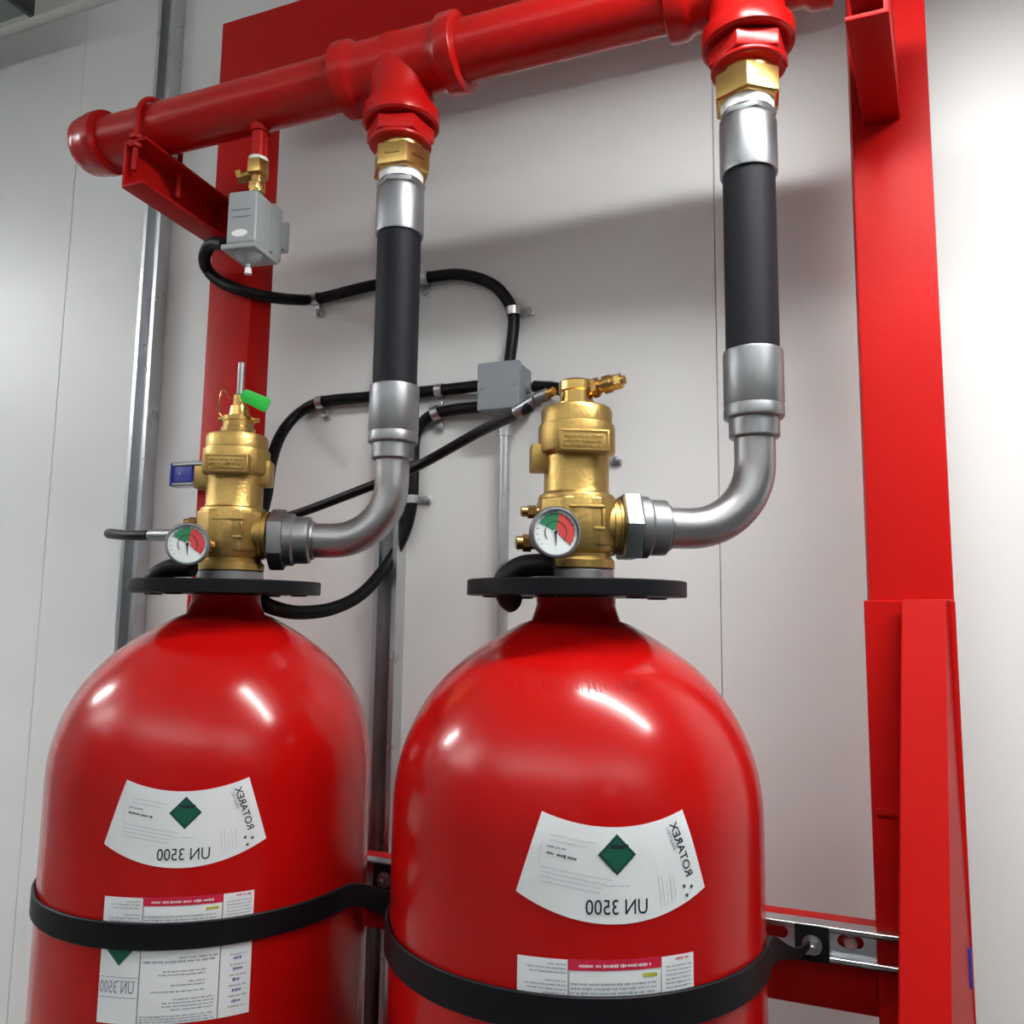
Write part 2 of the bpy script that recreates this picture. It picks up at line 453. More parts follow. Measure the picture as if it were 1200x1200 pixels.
def diamond(pr, m, c, hw, hh, o, n=8):
    vs_ = []
    for j in range(n + 1):
        for i in range(n + 1):
            a, b = i / n, j / n; vs_.append(pr.P(c[0] + hw * (a - b), c[1] + hh * (a + b - 1), o))
    return m.add(vs_, [(j*(n+1)+i, j*(n+1)+i+1, (j+1)*(n+1)+i+1, (j+1)*(n+1)+i) for j in range(n) for i in range(n)])

def upper_label(pr, root):
    c = .0845
    def edge(u):
        return 1 - (2*u - 1) ** 2
    def fn(a, b):
        hw = .0778 + (.0582 - .0778) * b
        z0 = 1.2825 - .0205 * edge(a); z1 = 1.3432 - .0102 * edge(a)
        return c + hw * (2*a - 1), z0 + (z1 - z0) * b
    lb = pr.quadgrid(fn, 30, 8, .0006).build('upper_label', PAPER, root, smooth=60)
    o = .0009
    m = MB(); n = 1
    dc = (.0852, 1.3130); hw, hh = .0151, .0153
    diamond(pr, m, dc, hw, hh, o).build('green_diamond', GRN, lb)
    m = MB()
    # gas bottle pictogram
    pr.line(m, (.0800, 1.3190), (.0918, 1.3183), .0030, o + .0002)
    pr.line(m, (.0905, 1.3186), (.0940, 1.3200), .0016, o + .0002)
    w_ = .0007
    for (p, q) in (((-.86, 0), (0, -.86)), ((0, -.86), (.86, 0)), ((.86, 0), (0, .86)), ((0, .86), (-.86, 0))):
        pr.line(m, (dc[0]+p[0]*hw, dc[1]+p[1]*hh), (dc[0]+q[0]*hw, dc[1]+q[1]*hh), w_, o + .0002)
    m.build('bottle_pictogram', INK, lb)
    m = MB(); pr.text(m, 'UN 3500', (.1095, 1.2690), (-.0485, 0), (0, .0112), o)
    m.build('number_lettering', INK, lb)
    m = MB()
    pr.text(m, 'ROTAREX', (.1435, 1.2925), (-.0145, .0410), (.0066, .0023), o)
    m.build('name_lettering', INK, lb)
    m = MB()
    pr.text(m, 'FIRETEC', (.1317, 1.3140), (-.0060, .0170), (.0026, .0009), o)
    m.build('small_lettering', INKG, lb)
    m = MB()
    for (a, z) in ((.1415, 1.2860), (.1485, 1.2850), (.1440, 1.2790)):
        pts = []
        for k in range(10):
            r = .0021 if k % 2 == 0 else .0010
            pts.append(pr.P(a + r*math.sin(k*PI/5), z + r*math.cos(k*PI/5), o))
        m.add(pts, [tuple(range(10))])
    m.build('star_marks', INK, lb)
    m = MB()      # pale small print
    d = (1, -.16)
    for k, L in enumerate((.036, .030)): pr.words(m, (.0330 - .0002*k, 1.3270 - .0040*k), d, L, .0011, o)
    for k, L in enumerate((.055, .050, .048, .046)): pr.words(m, (.0265, 1.3030 - .0036*k), d, L, .0011, o)
    for k in range(4): pr.words(m, (.0250 + .0018*k, 1.3050), (.12, 1), .016, .0007, o) if k < 1 else None
    for k, L in enumerate((.024, .022, .018, .018, .018)): pr.words(m, (.1210 + .0032*k, 1.2720 + .0015*k), (-.12, 1), L, .0009, o)
    pr.words(m, (.0760, 1.2900), (1, 0), .0190, .0014, o)
    m.build('small_print', INKL, lb)['kind'] = 'stuff'
    m = MB()
    pr.words(m, (.0310, 1.3185), d, .0150, .0022, o)
    m.build('code_print', INKG, lb)
    m = MB(); pr.words(m, (.0310, 1.3135), (1, -.18), .0250, .0026, o); m.build('heading_print', INK, lb)
    return lb

def lower_label(pr, root):
    zt, zb = 1.2360, 1.1230
    a0, a1, a2, a3 = .0085, .0480, .1207, .1498
    def r(aa, bb, z0, z1):
        return lambda a, b: (aa + (bb - aa) * a, z0 + (z1 - z0) * b)
    lb = pr.quadgrid(r(a1, a2, zb, zt), 14, 4, .0005).build('lower_label', PAPER, root, smooth=60)
    pr.quadgrid(r(a0, a1 - .0004, zb, zt), 8, 4, .0006).build('left_column', PAPER, lb, smooth=60)
    pr.quadgrid(r(a2 + .0004, a3, zb, zt), 8, 4, .0006).build('right_column', PAPER, lb, smooth=60)
    pr.quadgrid(r(a1, a2, 1.2287, zt + .0006), 14, 1, .0008).build('crimson_header', CRIM, lb, smooth=60)
    o = .0010
    m = MB(); pr.words(m, (.0560, 1.2322), (1, 0), .056, .0026, o + .0002); m.build('header_print', PAPER, lb)
    m = MB(); pr.rect(m, .1055, 1.2232, .1170, 1.2258, o); m.build('yellow_band', YEL, lb)
    m = MB()
    for k in range(3): pr.words(m, (.0500, 1.2190 - .0032*k), (1, 0), .066, .0018, o)
    for k in range(8):
        if k == 3: continue
        L = (.014, .030, .028, .012, .016, .032, .030, .018)[k]
        pr.words(m, (.0465 - L, 1.2325 - .0030*k), (1, 0), L, .0014, o)
    for k in range(9): pr.words(m, (.1245, 1.2285 - .0030*k), (1, 0), .023, .0014, o)
    m.build('fine_print', INKG, lb)['kind'] = 'stuff'
    m = MB(); pr.words(m, (.1330, 1.2335), (1, 0), .014, .0022, o); m.build('warning_print', CRIM, lb)
    # below the strap
    m = MB(); c = (.0280, 1.1925)
    diamond(pr, m, c, .017, .018, o).build('green_diamond', GRN, lb)
    m = MB(); pr.text(m, 'UN 3500', (.0440, 1.1500), (-.0340, 0), (0, .0110), o); m.build('number_lettering', INKG, lb)
    m = MB()
    pr.rect(m, a0 + .001, 1.1460, a1 - .001, 1.1466, o)
    pr.rect(m, a0 + .001, 1.1640, a1 - .001, 1.1645, o)
    for a in (a1 + .0004, a2 - .0006): pr.rect(m, a, zb, a + .0006, 1.2280, o)
    m.build('rule_lines', INKG, lb)['kind'] = 'stuff'
    m = MB()
    y = 1.1815
    for k, L in enumerate((.034, .066)): pr.words(m, (.1180 - L, y - .0032*k), (1, 0), L, .0022, o)
    for (yy, L) in ((1.1695, .038), (1.1665, .042), (1.1600, .014), (1.1570, .030), (1.1515, .048), (1.1445, .036), (1.1415, .046), (1.1385, .046), (1.1355, .038)):
        pr.words(m, (.1080 - L if yy > 1.15 else .1165 - L, yy), (1, 0), L, .0016, o)
    for k in range(5): pr.words(m, (.0505, 1.1300 - .0024*k), (1, 0), .066, .0015, o) if 1.1300 - .0024*k > zb + .001 else None
    for k in range(6): pr.words(m, (.1300, 1.1790 - .0095*k), (1, 0), .016, .0016, o)
    pr.words(m, (.0270, 1.1610), (1, 0), .018, .0012, o)
    m.build('fine_print', INKG, lb)['kind'] = 'stuff'
    m = MB()
    for k in range(5): pr.words(m, (.1330, 1.1755 - .0098*k), (1, 0), .009, .0032, o)
    m.build('blue_entries', mat('blue_ink', (.10, .13, .35), .5) if 'blue_ink' not in bpy.data.materials else bpy.data.materials['blue_ink'], lb)
    return lb

def gas_cylinder(i, label):
    cx = CX[i]
    t = thing('gas_cylinder', (cx, CY, 0), label, 'gas cylinder', 'large red gas cylinders')
    m = Matrix.Translation((cx, CY, 0))
    pr = [(.10, .0), (.150, .004), (.172, .02), (CR, .05)]
    z = .05
    for k in range(1, 9): pr.append((CR, .05 + (DZ - .05) * k / 8))
    for k in range(1, 40):
        z = DZ + .178 * math.sin(k / 40 * PI / 2); r = body_r(z)
        if r < .050: break
        if r < .11: z += .007 * ((.11 - r) / .06) ** 2
        pr.append((r, z))
    pr += [(.0450, pr[-1][1] + .004), (.0415, 1.4985), (.0400, 1.5040), (.0400, 1.512)]
    MB().lathe(pr, 160, m).build('body', RED, t, smooth=60)
    p = Print(cx, (.0140, 0)[i], (-.0130, 0)[i]) if False else Print(cx, .0140 if i == 0 else 0, -.0130 if i == 0 else 0)
    upper_label(p, t)
    p2 = Print(cx, .0172 if i == 0 else 0, -.0140 if i == 0 else 0)
    lower_label(p2, t)
    if i == 1:   # stamped marks round the shoulder
        st = MB()
        for k in range(26):
            if k in (2, 5, 10, 19): continue
            th = math.radians(-12 + k * 2.25); z = 1.4355
            for j in range(random.choice((1, 2, 2))):
                a = th + j * .010; z0 = z - .004 + random.choice((0, .002)); z1 = z + .004
                P0 = V((cx + (body_r(z0)+.0004)*math.sin(a), CY - (body_r(z0)+.0004)*math.cos(a), z0))
                P1 = V((cx + (body_r(z1)+.0004)*math.sin(a + random.uniform(-.006, .006)), CY - (body_r(z1)+.0004)*math.cos(a), z1))
                st.tube([P0, P1], .00035, 6)
        st.build('stamped_marks', RED, t)
    return t
gas_cylinder(0, 'large red gas cylinder on the left, its white labels turned further round')
gas_cylinder(1, 'large red gas cylinder on the right, nearest, with stamped shoulder marks')

# guard discs (with relief holes) on the necks
def guard(i, label):
    cx = CX[i]
    t = thing('guard_disc', (cx, CY, 1.512), label, 'disc', 'black guard discs on the cylinder necks')
    m = Matrix.Translation((cx, CY, 0))
    MB().lathe([(.0405, 1.513), (.1095, 1.513), (.1105, 1.514), (.1105, 1.5275), (.1095, 1.5285), (.0405, 1.5285)], 96, m, closed=True).build('plate', BLKD, t, smooth=30)
    for k in range(6):
        a = .5 + k * PI / 3
        MB().lathe([(.006, 1.5108), (.010, 1.5112), (.010, 1.513)], 20, Matrix.Translation((cx + .085*math.cos(a), CY + .085*math.sin(a), 0))).build('bolt_head', BLKD, t)
guard(0, 'flat black disc on the neck of the left cylinder')
guard(1, 'flat black disc on the neck of the right cylinder')

# ================================================================= VALVES
def valve(i, label):
    cx = CX[i] + (.004 if i == 0 else 0); ang = math.radians((25, 27)[i])
    u = V((math.cos(ang), math.sin(ang), 0)); f = V((math.sin(ang), -math.cos(ang), 0)); up = V((0, 0, 1))
    t = thing('cylinder_valve', (cx, CY, 1.529), label, 'valve', 'brass cylinder valves')
    # local frame: x = outlet, y = back (-front), z = up
    m = Matrix((u, -f, up)).transposed().to_4x4(); m.translation = V((cx, CY, 0))
    MB().lathe([(.0375, 1.5288), (.0385, 1.530), (.0385, 1.539), (.037, 1.5405)], 48, m).build('base_ring', SSTL, t)
    b = MB()
    b.lathe([(.036, 1.5405), (.0390, 1.5415), (.0390, 1.5490), (.0370, 1.5510), (.0355, 1.5525), (.0355, 1.5555), (.0385, 1.5575),
             (.0395, 1.560), (.0395, 1.612), (.0380, 1.6155), (.0345, 1.6175), (.0335, 1.6200), (.0335, 1.655), (.036, 1.657),
             (.0390, 1.659), (.0398, 1.662), (.0398, 1.6860), (.0393, 1.6880), (.0368, 1.6890), (.0368, 1.7035), (.0350, 1.7065), (.006, 1.7075)], 72, m)
    b.build('body', BRASS, t, smooth=32)
    # squared lower block with a raised arch panel
    q = .0385; c = .020
    poly = [(-q, -q+c), (-q+c, -q), (q-c, -q), (q, -q+c), (q, q-c), (q-c, q), (-q+c, q), (-q, q-c)]
    MB().prism(poly, 1.562, 1.6115, m).build('lower_block', BRASS, t, bevel=.003, seg=3)
    pan = MB()
    pan.box((-.014, -.0402, 1.599), (.022, -.036, 1.6025), m).box((.0185, -.0402, 1.580), (.022, -.036, 1.5990), m).box((.010, -.0402, 1.5775), (.022, -.036, 1.581), m)
    pan.build('panel_rib', BRASS, t, bevel=.0015)
    MB().box((-.0255, -.0440, 1.6540), (.0255, -.028, 1.6770), m).build('name_plate', BRASS, t, bevel=.0015)
    pl = MB()      # raised border and cast marks on the plate
    pl.box((-.0230, -.0452, 1.6742), (.0230, -.0438, 1.6752), m).box((-.0230, -.0452, 1.6560), (.0230, -.0438, 1.6570), m).box((-.0235, -.0452, 1.6560), (-.0225, -.0438, 1.6752), m).box((.0225, -.0452, 1.6560), (.0235, -.0438, 1.6752), m)
    for r_ in range(3):
        x = -.020
        while x < .019:
            wl = random.uniform(.003, .007); pl.box((x, -.0450, 1.6600 + .0045*r_), (min(x + wl, .020), -.0438, 1.6616 + .0045*r_), m); x += wl + .0016
    pl.build('cast_marks', BRASSP, t)
    MB().box((-.0480, -.010, 1.6400), (-.028, .014, 1.6680), m).build('side_lug', BRASS, t, bevel=.003)
    if i == 0: MB().box((.028, -.010, 1.6450), (.0435, .016, 1.6760), m).build('side_lug', BRASS, t, bevel=.003)
    # outlet boss
    om = frame(V((cx, CY, 1.585)), u)
    MB().lathe([(.028, .020), (.0285, .0345), (.0300, .0350), (.0300, .0385), (.0270, .0390), (.0270, .0412), (.0285, .0416), (.0285, .0440)], 48, om).build('outlet_boss', BRASS, t)
    # side plugs on the far left side
    for (z, yy, r, L) in ((1.598, -.004, .0065, .057), (1.566, -.006, .0085, .062)):
        pm = frame(m @ V((-.030, yy, z)), -u)
        MB().lathe([(r*.75, 0), (r*.75, L - .042)], 20, pm).hexa(r*1.05, L - .045, L - .036, pm).lathe([(r*.8, L - .036), (r*.8, L - .030), (r*.5, L - .029)], 20, pm).build('side_plug', BRASSC, t)
    # pressure gauge
    gp = V((cx + .075*math.sin(math.radians(1.5)), CY - .075*math.cos(math.radians(1.5)), 1.5715 - (.004 if i == 0 else 0)))
    gn = V((math.sin(ang + .10), -math.cos(ang + .10), -.03)).normalized()
    if i == 0: gn = V((math.sin(.62), -math.cos(.62), -.03)).normalized()
    gm = frame(gp, gn, up)
    g = MB().lathe([(.0195, -.017), (.0218, -.015), (.0222, -.002), (.0242, -.001), (.0245, .003), (.0235, .0062), (.0215, .0064), (.0210, .0045)], 56, gm, cap=False).lathe([(.0001, -.017), (.0195, -.017)], 56, gm, cap=False).build('pressure_gauge', ZINC, t)
    MB().tube([gp - gn * .015, V((cx, CY, gp.z)) + f * .030 - u * .012], .008, 16).build('gauge_stem', BRASSC, g)
    MB().lathe([(.0001, .0032), (.0212, .0032)], 56, gm, cap=False).build('dial', GWHT, g)
    # frame() x axis is world up, y axis is z cross x
    def sector(a0, a1, r0, r1, off, name, mt):
        k_ = 24; vs_ = []
        for k in range(k_ + 1):
            a = math.radians(a0 + (a1 - a0) * k / k_)
            for r in (r0, r1): vs_.append(gm @ V((r*math.cos(a), -r*math.sin(a)*sgn, off)))
        MB().add(vs_, [(2*k, 2*k+1, 2*k+3, 2*k+2) for k in range(k_)]).build(name, mt, g)
    sgn = 1 if gm.col[1].xyz.dot(V((1, 0, 0))) < 0 else -1      # angle grows clockwise from 12 o'clock seen from the front
    sector(-62, 10, .0030, .0180, .0036, 'green_zone', GGRN)
    sector(10, 128, .0030, .0180, .0037, 'red_zone', GRED)
    sector(-130, 130, .0100, .0108, .0040, 'scale_arc', INK)
    sector(-55, 5, .0188, .0196, .0040, 'green_arc', GGRN)
    for k in range(13):
        pass
    tk = MB()
    for k in range(17):
        a = math.radians(-130 + 260 * k / 16)
        d1 = V((math.cos(a), -math.sin(a)*sgn, 0)); d2 = V((-d1.y, d1.x, 0))
        p0 = d1 * .0165; p1 = d1 * .0190; w_ = d2 * .00022; o_ = V((0, 0, .0041))
        tk.add([gm @ (p0-w_+o_), gm @ (p0+w_+o_), gm @ (p1+w_+o_), gm @ (p1-w_+o_)], [(0, 1, 2, 3)])
    tk.build('scale_ticks', INK, g)
    nd = MB(); a = math.radians((172, 5)[0] if False else 178)
    d1 = V((math.cos(a), -math.sin(a)*sgn, 0)); d2 = V((-d1.y, d1.x, 0)); o_ = V((0, 0, .0043))
    nd.add([gm @ (-d2*.0007+o_), gm @ (d2*.0007+o_), gm @ (d1*.012+d2*.0003+o_), gm @ (d1*.012-d2*.0003+o_)], [(0, 1, 2, 3)])
    nd.lathe([(.0001, .0050), (.0018, .0048), (.0018, .0040)], 16, gm, cap=False)
    nd.build('needle', INK, g)
    # ---- head
    if i == 1:
        MB().lathe([(.0205, 1.706), (.0205, 1.712), (.0175, 1.713), (.0175, 1.724), (.0190, 1.7255), (.0190, 1.7345), (.0170, 1.7365), (.003, 1.7370)], 48, m).build('head_boss', BRASSP, t)
        hd = V((math.cos(.05), math.sin(-.10), .16)).normalized()
        hm = frame(V((cx, CY, 1.7245)), hd)
        MB().lathe([(.0085, .014), (.0085, .026), (.0070, .0265), (.0070, .0300)], 24, hm).hexa(.0108, .0185, .0250, hm).build('charging_port', BRASSC, t)
        MB().lathe([(.0075, .030), (.0095, .031), (.0095, .0385), (.0080, .0395), (.0080, .0430)], 24, hm).build('port_collar', BRASSC, t)
        MB().hexa(.0085, .0430, .0500, hm).lathe([(.0045, .050), (.0045, .0540), (.0025, .0545)], 20, hm).build('port_cap', BRASSP, t)
    else:
        MB().lathe([(.0205, 1.706), (.0205, 1.716), (.0180, 1.7175), (.0180, 1.7235), (.0195, 1.7250), (.0195, 1.7300), (.0120, 1.7325), (.0105, 1.744), (.0075, 1.7455), (.0075, 1.7580), (.0050, 1.7590), (.003, 1.7595)], 40, m).build('head_boss', BRASSP, t)
        for s in (-1, 1):
            MB().tube([V((cx, CY, 1.7275)) + u*s*.015, V((cx, CY, 1.7275)) + u*s*.0245], .0032, 12).build('head_pin', BRASSP, t)
        MB().lathe([(.0043, 1.757), (.0043, 1.7995), (.0035, 1.8005)], 16, m).build('actuator_rod', ZINCD, t)
        wl = [V((cx, CY, 1.752)) - u*.006 - V((.0, .008, 0)), V((cx - .016, CY - .012, 1.7640)), V((cx - .021, CY - .012, 1.752)), V((cx - .025, CY - .008, 1.738)), V((cx - .020, CY - .004, 1.730))]
        MB().tube(catmull(wl, .002), .0009, 8).build('lock_wire', BRASSC, t)
        wl = [V((cx, CY, 1.747)) + u*.006 - V((0, .008, 0)), V((cx + .015, CY - .012, 1.7440)), V((cx + .021, CY - .008, 1.734)), V((cx + .020, CY - .002, 1.722))]
        MB().tube(catmull(wl, .002), .0007, 8).build('lock_wire', BRASSC, t)
    return m, u, f
valve(0, 'brass valve on the left cylinder, topped by a thin upright rod')
valve(1, 'brass valve on the right cylinder, topped by a copper-coloured side port')

# green seal tag hanging from the left valve's head
gx, gy = CX[0] + .004, CY
sg = thing('seal_tag', (gx + .03, gy - .02, 1.750), 'small bright green plastic tag wired to the head of the left valve', 'tag')
tm = frame(V((gx + .0335, gy - .014, 1.7475)), V((.62, -.76, -.15)), V((.80, .62, -.38)))
poly = [(-.016, -.004), (-.012, -.0080), (.016, -.0095), (.0185, -.006), (.0185, .006), (.016, .0085), (-.012, .0075), (-.016, .004)]
MB().prism(poly, -.0008, .0008, tm).build('tag', TAG, sg, bevel=.0004)
MB().tube(catmull([V((gx + .002, gy - .011, 1.756)), V((gx + .010, gy - .018, 1.7555)), tm @ V((-.014, 0, .0015))], .002), .0008, 8).build('tie', GGRN, sg)

# ================================================================= DISCHARGE HOSES
def discharge_hose(i, label):
    hx, hy = TX[i] + (.003 if i == 0 else -.002), MYc
    vx = CX[i] + (.004 if i == 0 else 0)
    t = thing('discharge_hose', (hx, hy, 1.585), label, 'hose', 'discharge hoses from valve to manifold')
    m = Matrix.Translation((hx, hy, 0)); rot = (.12, .62)[i]
    b = MB().hexa(.0385, 2.0585, 2.0905, m, rot=rot, ch=.16).lathe([(.030, 2.088), (.030, 2.102)], 40, m)
    b.build('brass_union', BRASSP, t, bevel=.0006)
    for a in range(6):
        pass
    mk = MB(); a = rot + PI / 6 + math.floor((-1.35 - rot) / (PI / 3)) * PI / 3
    for k in (0, 1):
        aa = a + k * PI / 3
        fm = frame(V((hx, hy, 2.0745)) + V((math.cos(aa), math.sin(aa), 0)) * .0333, V((math.cos(aa), math.sin(aa), 0)), V((0, 0, 1)))
        mk.box((-.0012, -.010, -.0005), (.0008, .010, .0006), fm)
        if i == 1: mk.box((-.0085, -.008, -.0005), (-.0060, .006, .0004), fm)
    mk.build('stamped_line', BRASSC, t)
    MB().lathe([(.0285, 2.048), (.0290, 2.0590)], 40, m).build('sealing_tape', WHT, t)
    MB().hexa(.0315, 2.0395, 2.0485, m, rot=rot + .3).build('end_hex', ZINC, t, bevel=.0004)
    MB().lathe([(.0290, 1.9760), (.0305, 1.9765), (.0310, 1.979), (.0310, 2.034), (.0300, 2.0375), (.0285, 2.0397)], 56, m).build('upper_ferrule', ZINC, t)
    MB().lathe([(.0280, 1.765), (.0280, 1.985)], 56, m).build('hose', RUB, t)
    fr = MB()
    pts = [(.0315 if k % 2 == 0 else .0311, 2*PI*k/16) for k in range(16)]
    fr.lathe([(.0288, 1.7770), (.0312, 1.7765), (.0316, 1.774), (.0316, 1.7190), (.0308, 1.7170), (.0316, 1.7140), (.0316, 1.7045), (.0300, 1.7030), (.027, 1.7028)], 16, m)
    fr.build('lower_ferrule', ZINCD, t, bevel=.0006)
    MB().lathe([(.0240, 1.7060), (.0262, 1.7055), (.0262, 1.6840), (.0250, 1.6825), (.021, 1.6822)], 48, m).build('collar', ZINCD, t)
    # elbow: from vertical to the valve outlet
    zc = 1.585 if i == 1 else 1.580
    V0 = V((vx, CY, zc)); H = V((hx, hy, zc)); d = (H - V0).normalized(); R = .072
    pts = [V((hx, hy, 1.700)), V((hx, hy, 1.680)), V((hx, hy, zc + R + .004))]
    for k in range(0, 15):
        a = PI / 2 * k / 14
        pts.append(H - d * (R - R * math.cos(a)) + V((0, 0, R - R * math.sin(a))))
    end = V0 + d * .075
    pts.append(end)
    pts2 = resample(pts, .006)
    n = len(pts2)
    MB().tube(pts2, .0212, 40).build('elbow', SSTL, t, smooth=60)
    om = frame(V0, d)
    MB().lathe([(.0215, .0985), (.0235, .0975), (.0240, .0950), (.0285, .0925), (.0290, .089), (.0290, .076), (.0320, .073), (.0320, .064)], 48, om).build('sleeve', ZINCD, t, bevel=0)
    MB().hexa(.0375, .0445, .0645, om, rot=(.0, .52)[i], ch=.15).build('union_nut', ZINC if i == 1 else ZINCD, t, bevel=.0006)
discharge_hose(0, 'black discharge hose with steel elbow rising from the left cylinder valve')
discharge_hose(1, 'black discharge hose with steel elbow rising from the right cylinder valve')

# ================================================================= STRAPS
def strap(i, z0, z1, label):
    cx = CX[i]; R = CR + .0008
    xe = .205 if i == 1 else .193
    e0, e1 = (1.140, 1.149) if i == 1 else (1.098, 1.142)
    pts = []; zz0 = []; zz1 = []
    def sm(t): return t * t * (3 - 2 * t)
    K = 12
    for k in range(K):                       # left side, running back to the channel
        u = 1 - k / K
        pts.append((cx - R - (.190 - R) * u ** 1.5, CY + .185 * u)); zz0.append(z0 - .050 * sm(u)); zz1.append(z1 - .055 * sm(u))
    for k in range(0, 61):
        a = PI - PI * k / 60
        pts.append((cx + R * math.cos(a), CY - R * math.sin(a))); zz0.append(z0); zz1.append(z1)
    for k in range(1, K + 1):
        u = k / K
        pts.append((cx + R + (xe - R) * u ** 1.5, CY + .185 * u)); zz0.append(z0 + (e0 - z0) * sm(u) ** .9); zz1.append(z1 + (e1 - z1) * sm(u) ** .8)
    t = thing('cylinder_strap', (cx, CY, (z0+z1)/2), label, 'strap', 'black straps around the cylinders')
    MB().ribbon(pts, zz0, zz1, .0035).build('band', STRAPM, t, bevel=.0008, seg=1)
    # hooked steel ends
    for s, x in ((-1, cx - .190), (1, cx + (.205 if i == 1 else .193))):
        zc = (z0 + z1) / 2 - .058
        MB().tube([(x, .980, zc), (x, .9965, zc)], .004, 12).build('end_hook', ZINCD, t)
strap(0, 1.1755, 1.2000, 'black strap around the left cylinder across its lower label')
strap(1, 1.1840, 1.2110, 'black strap around the right cylinder above the bottom edge')

# ================================================================= STRUT CHANNELS
def strut_profile(w_, d_, t=.0025, lip=.009):
    # opening towards -y ; x across, y depth (0 = wall side, -d = room side)
    h = w_ / 2
    return [(-h, 0), (h, 0), (h, -d_), (h - lip, -d_), (h - lip, -d_ + .006), (h - lip + t, -d_ + .006), (h - lip + t, -d_ + t), (h - t, -d_ + t),
            (h - t, -t), (-h + t, -t), (-h + t, -d_ + t), (-h + lip - t, -d_ + t), (-h + lip - t, -d_ + .006), (-h + lip, -d_ + .006), (-h + lip, -d_), (-h, -d_)]
def vstrut(x, label):
    m = Matrix.Translation((x, WY - .0005, 0))
    o = MB().prism(strut_profile(.043, .030), 0.0, 2.826, m).build('strut_channel', GALV, None, bevel=.0006, seg=1, origin=(x, WY, 0))
    tag(o, label, 'strut', 'vertical strut channels on the wall')
vstrut(-1.232, 'galvanised vertical strut channel on the wall left of the rack')
vstrut(-.680, 'galvanised vertical strut channel on the wall between the two cylinders')

def hstrut(x0, x1, zc, slots, label, group):
    t = thing('strut_channel', ((x0+x1)/2, FY - .001, zc), label, 'strut', group)
    h, d, th = .0190, .022, .0025
    # flanges and lips (channel opening towards the room)
    y0 = FY - .001
    pr = strut_profile(2*h, d)
    top = MB(); 
    for s in (1, -1):
        top.box((x0, y0 - d, zc + s*h - (th if s > 0 else 0)), (x1, y0, zc + s*h + (0 if s > 0 else th)))
        z_in = zc + s * (h - .006)
        a, b = sorted((zc + s*h, z_in))
        top.box((x0, y0 - d, a), (x1, y0 - d + th, b))
        a, b = sorted((z_in, z_in + s*th))
        top.box((x0, y0 - d, a), (x1, y0 - d + .005, b))
    top.build('flanges', GALV, t, bevel=.0006, seg=1)
    # slotted back web
    wb = MB(); pitch = .040; xe = x1 - .010; n = int((xe - x0) / pitch); off = xe - n * pitch
    wb.box((xe, y0 - th, zc - h), (x1, y0, zc + h))
    if off > x0: wb.box((x0, y0 - th, zc - h), (off, y0, zc + h))
    for k in range(n):
        xc = off + (k + .5) * pitch
        hw, hh = pitch / 2, h
        sl, sr = .0070, .0068      # half straight length, end radius
        inn = []; out = []
        K = 32
        for q in range(K):
            a = 2 * PI * (q + .5) / K; ca, sa = math.cos(a), math.sin(a)
            inn.append((math.copysign(sl, ca) + sr * ca, sr * sa))
            s_ = min(hw / abs(ca) if abs(ca) > 1e-6 else 9, hh / abs(sa) if abs(sa) > 1e-6 else 9)
            out.append((s_ * ca, s_ * sa))
        # snap the samples nearest the corners onto the corners
        for cxx, czz in ((hw, hh), (-hw, hh), (-hw, -hh), (hw, -hh)):
            j = min(range(K), key=lambda q: (out[q][0]-cxx)**2 + (out[q][1]-czz)**2); out[j] = (cxx, czz)
        vs_ = []
        for yy in (y0 - th, y0):
            vs_ += [(xc + a, yy, zc + b) for a, b in out] + [(xc + a, yy, zc + b) for a, b in inn]
        fs = []
        for q in range(K):
            r = (q + 1) % K
            fs += [(q, r, K + r, K + q), (2*K + q, 3*K + q, 3*K + r, 2*K + r), (K + q, K + r, 3*K + r, 3*K + q)]
        wb.add(vs_, fs)
    wb.build('slotted_web', GALV, t)
    return t
ch = hstrut(-.975, .1165, 1.1355, True, 'slotted steel strut channel running behind the cylinders along the lower red beam', 'horizontal strut channels on the rack')
MB().box((.1165, FY - .024, 1.1135), (.1235, FY - .001, 1.1535)).build('end_cap', BLUE, ch, bevel=.002)
MB().box((-.981, FY - .024, 1.1135), (-.975, FY - .001, 1.1535)).build('end_cap', BLUE, ch, bevel=.002)
st = hstrut(-.992, -.8725, 1.7085, True, 'short steel strut stub with blue end cap, beside the left valve', 'horizontal strut channels on the rack')
cp = MB().box((-.996, FY - .024, 1.689), (-.992, FY - .001, 1.728)).box((-.994, FY - .021, 1.693), (-.953, FY - .006, 1.7240))
cp.build('end_cap', BLUE, st, bevel=.002)
MB().lathe([(.004, 0), (.003, .002)], 12, frame(V((-.976, FY - .021, 1.709)), (0, -1, 0))).build('cap_screw', mat('pale_blue', (.15, .2, .45), .4), st)
# bolts on the channel
def chbolt(x, big, label):
    t = thing('channel_bolt', (x, FY - .023, 1.137), label, 'bolt', 'bolts of the lower strut channel')
    y = FY - .0230
    if big:
        MB().box((x - .018, y - .004, 1.1165), (x + .018, y, 1.1545)).build('square_washer', BLKD, t, bevel=.001)
        m = frame(V((x, y - .004, 1.1345)), (0, -1, 0), (0, 0, 1))
        MB().lathe([(.0105, 0), (.0105, .0015), (.006, .0016)], 28, m).build('round_washer', ZINC, t)
        MB().hexa(.0090, .0014, .0075, m, rot=.3).build('hex_head', ZINC, t, bevel=.0005)
        MB().lathe([(.004, .007), (.004, .013), (.003, .014)], 16, m).build('thread', ZINC, t)
    else:
        m = frame(V((x, FY - .0036, 1.1355)), (0, -1, 0), (0, 0, 1))
        MB().lathe([(.0075, -.003), (.0075, .003), (.006, .005), (.002, .006)], 24, m).build('bolt_head', GRED2, t)
GRED2 = mat('pinkish_bolt', (.62, .42, .38), .4, .6)
